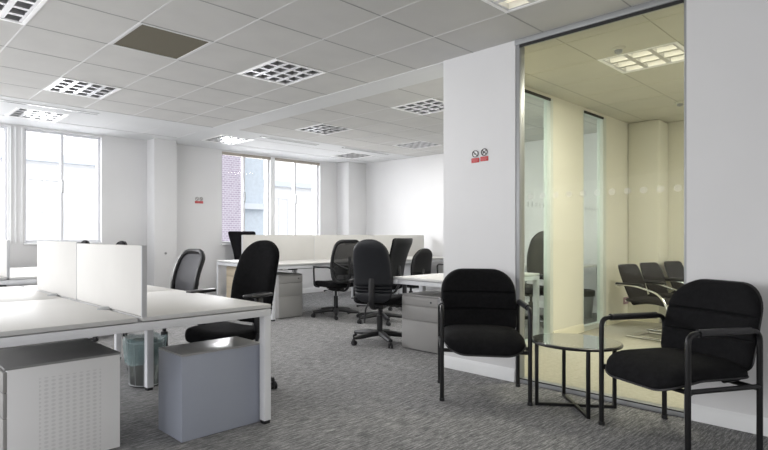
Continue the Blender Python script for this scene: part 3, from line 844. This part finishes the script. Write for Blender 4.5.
for a, b in zip(rings, rings[1:]):
    for k in range(48): bm.faces.new((a[k], a[(k + 1) % 48], b[(k + 1) % 48], b[k]))
obj('bin_bag', bm, M['bag'], t)

# ------------------------------------------------------------------ wall signs
def sign(loc, rotz, label, scale=1, dark=False, group=None, cross=False):
    """round prohibition pictogram above a red bar; local x along the wall, local -y out"""
    t = empty('safety_sign', label, 'sign', loc, rotz, group)
    r = .024 * scale
    bm = B(); tube(bm, [(r * math.cos(2 * PI * k / 28), -.003, .036 * scale + r * math.sin(2 * PI * k / 28)) for k in range(28)], .0032 * scale, 6, closed=True)
    tube(bm, [(-r * .7, -.003, .036 * scale + r * .7), (r * .7, -.003, .036 * scale - r * .7)], .0028 * scale, 6)
    if cross: tube(bm, [(r * .7, -.003, .036 * scale + r * .7), (-r * .7, -.003, .036 * scale - r * .7)], .0022 * scale, 6)
    obj('ring', bm, M['signk'], t)
    bm = lathe(B(), [(r, 0), (r, .001)], 28)
    for v_ in bm.verts: v_.co = Vector((v_.co.x, -v_.co.z, v_.co.y + .036 * scale))
    obj('disc', bm, M['signw'], t)
    bm = B(); box(bm, -.012 * scale, .010 * scale, -.004, -.002, .032 * scale, .037 * scale)
    obj('pictogram', bm, M['signk'], t)
    obj('red_bar', box(B(), -.033 * scale, .033 * scale, -.003, 0, -.030 * scale, .0045 * scale, .001), M['red'], t)
    bm = B()
    for z, w in ((-.005, .024), (-.013, .026), (-.021, .018)): box(bm, -w * scale, w * scale, -.0038, -.0031, (z - .0015) * scale, (z + .0015) * scale)
    obj('bar_print', bm, noisy('sign_pink', (.62, .22, .22), .6), t)
    return t
GS = 'small red safety stickers'
sign((PX - .0005, 2.520, 1.770), -PI / 2, 'left sticker of the red pair on the white partition, slashed ring over bar', 1.1, group=GS)
sign((PX - .0005, 2.437, 1.775), -PI / 2, 'right sticker of the red pair on the white partition, crossed ring over a red bar', 1.1, group=GS, cross=True)
sign((4.63, WY - .0005, 1.72), 0, 'left sticker of the tiny red pair on the window wall', 1.15, group=GS)
sign((4.71, WY - .0005, 1.72), 0, 'right sticker of the tiny red pair on the window wall', 1.15, group=GS, cross=True)
t = empty('panel_lock', 'small dark round lock on the boxed column beside the windows', 'lock', (3.93, 8.03, .86))
bm = lathe(B(), [(.02, 0), (.02, .008), (.008, .01)], 14)
for v_ in bm.verts: v_.co = Vector((v_.co.x, -v_.co.z, v_.co.y))
obj('rosette', bm, M['alu'], t)
bm = lathe(B(), [(.006, .01), (.005, .014)], 10)
for v_ in bm.verts: v_.co = Vector((v_.co.x, -v_.co.z, v_.co.y))
obj('keyhole', bm, M['dark'], t)

# ------------------------------------------------------------------ outside
tag(obj('street', box(B(), -45, 60, WY + .3, 60, -6.2, -6), M['ground']), kind='structure')
def facade(x0, x1, y, z1, mt, label, rows, wx, trim=True):
    t = empty('building', label, 'building', ((x0 + x1) / 2, y, -6)); hw = (x1 - x0) / 2
    obj('wall', box(B(), -hw, hw, 0, 4, 0, z1 + 6), mt, t)
    for z in rows:
        x = -hw + wx * .5
        while x + wx * .5 < hw:
            bm = B(); a = .55
            for q in ((x - a, x - a + .08), (x + a - .08, x + a), (x - .04, x + .04)): box(bm, q[0], q[1], -.06, 0, z + 6, z + 8)
            for q in (0, .9, 1.92): box(bm, x - a + .08, x + a - .08, -.05, 0, z + 6 + q, z + 6.08 + q)
            w = obj('window', bm, M['extwin'], t)
            obj('pane', box(B(), x - a + .08, x + a - .08, -.02, -.001, z + 6.1, z + 7.9), noisy('extpane', (.78, .79, .80), .6, spec=.1) if 'extpane' not in bpy.data.materials else bpy.data.materials['extpane'], w)
            x += wx
    if trim:
        bm = B()
        for z in rows: box(bm, -hw, hw, -.25, 0, z + 8.5, z + 8.75)
        obj('cornice', bm, M['extgrey'], t)
    return t
facade(-30, 7.7, 19, 9, M['stone'], 'pale overexposed stone building outside the left windows', (-3.2, 1.0, 5.0), 2.6)
facade(11.2, 12.55, 18.6, 9, M['brick'], 'purplish brick building outside the middle window', (), 1.2, False)
facade(12.9, 14.5, 20.0, 9, noisy('pale_blue_render', (.52, .58, .63), .8), 'pale blue building beside the brick one outside', (-3.2, -.2, 2.8), 1.7)
facade(14.6, 45, 21, 8, M['stone'], 'blown out white building outside the right half of the middle window', (-3.2, 1.0), 3.1)

# ------------------------------------------------------------------ light
w = bpy.data.worlds.new('world'); bpy.context.scene.world = w; w.use_nodes = True
nt = w.node_tree; bg = nt.nodes['Background']
tc = nt.nodes.new('ShaderNodeTexCoord'); sx = nt.nodes.new('ShaderNodeSeparateXYZ'); rp = nt.nodes.new('ShaderNodeValToRGB')
nt.links.new(tc.outputs['Generated'], sx.inputs[0]); nt.links.new(sx.outputs[2], rp.inputs[0]); nt.links.new(rp.outputs[0], bg.inputs[0])
rp.color_ramp.elements[0].position = 0; rp.color_ramp.elements[0].color = (.40, .395, .39, 1)
rp.color_ramp.elements[1].position = .25; rp.color_ramp.elements[1].color = (1.08, 1.07, 1.06, 1)
bg.inputs[1].default_value = 2.3
def area(name, loc, rot, sx_, sy_, power, color=(1, 1, 1), spread=180):
    l = bpy.data.lights.new(name, 'AREA'); l.shape = 'RECTANGLE'; l.size = sx_; l.size_y = sy_; l.energy = power; l.color = color; l.spread = math.radians(spread)
    o = bpy.data.objects.new(name, l); col.objects.link(o); o.location = loc; o.rotation_euler = rot; return o
# daylight through the window openings (lamps just outside the glass, aimed in)
area('daylight_left', (1.9, WY + 2.2, 2.5), (-PI / 2 + .22, 0, 0), 3.0, 2.0, 330, (1, .985, .965))
area('daylight_mid', (6.27, WY + 2.2, 2.5), (-PI / 2 + .22, 0, 0), 3.0, 2.0, 480, (1, .985, .965))
area('daylight_far_left', (-1.4, WY + 2.2, 2.5), (-PI / 2 + .22, 0, 0), 4.0, 2.0, 420, (1, .985, .965))
area('side_fill', (-3.6, 4.4, 1.35), (PI / 2 + .1, 0, math.radians(-62)), 5.0, 1.9, 175, (.97, .98, 1))  # fill lamp added at the open left side to brighten the left half
for k, (x, y, p) in enumerate(((5.25, 3.98, 20), (5.25, 5.78, 18), (7.32, 5.74, 14), (1.94, 5.84, 24), (3.14, 4.04, 10))):
    area('ceiling_fill_%d' % k, (x, y, H - .02), (0, 0, 0), .5, .5, p, (1, .98, .95))  # fill lamps added below unlit ceiling lights to brighten the office
area('meeting_lamp', (5.23, 1.64, H - .02), (0, 0, 0), .5, .5, 37, (1, .97, .88))
area('meeting_lamp_two', (6.9, -.6, H - .02), (0, 0, 0), .6, .6, 64, (1, .97, .88))

sc = bpy.context.scene
sc.view_settings.view_transform = 'Standard'; sc.view_settings.look = 'None'; sc.view_settings.exposure = 0; sc.view_settings.gamma = 1
sc.cycles.use_denoising = True
sc.cycles.max_bounces = 8; sc.cycles.diffuse_bounces = 4; sc.cycles.transparent_max_bounces = 12
sc.cycles.sample_clamp_indirect = 4
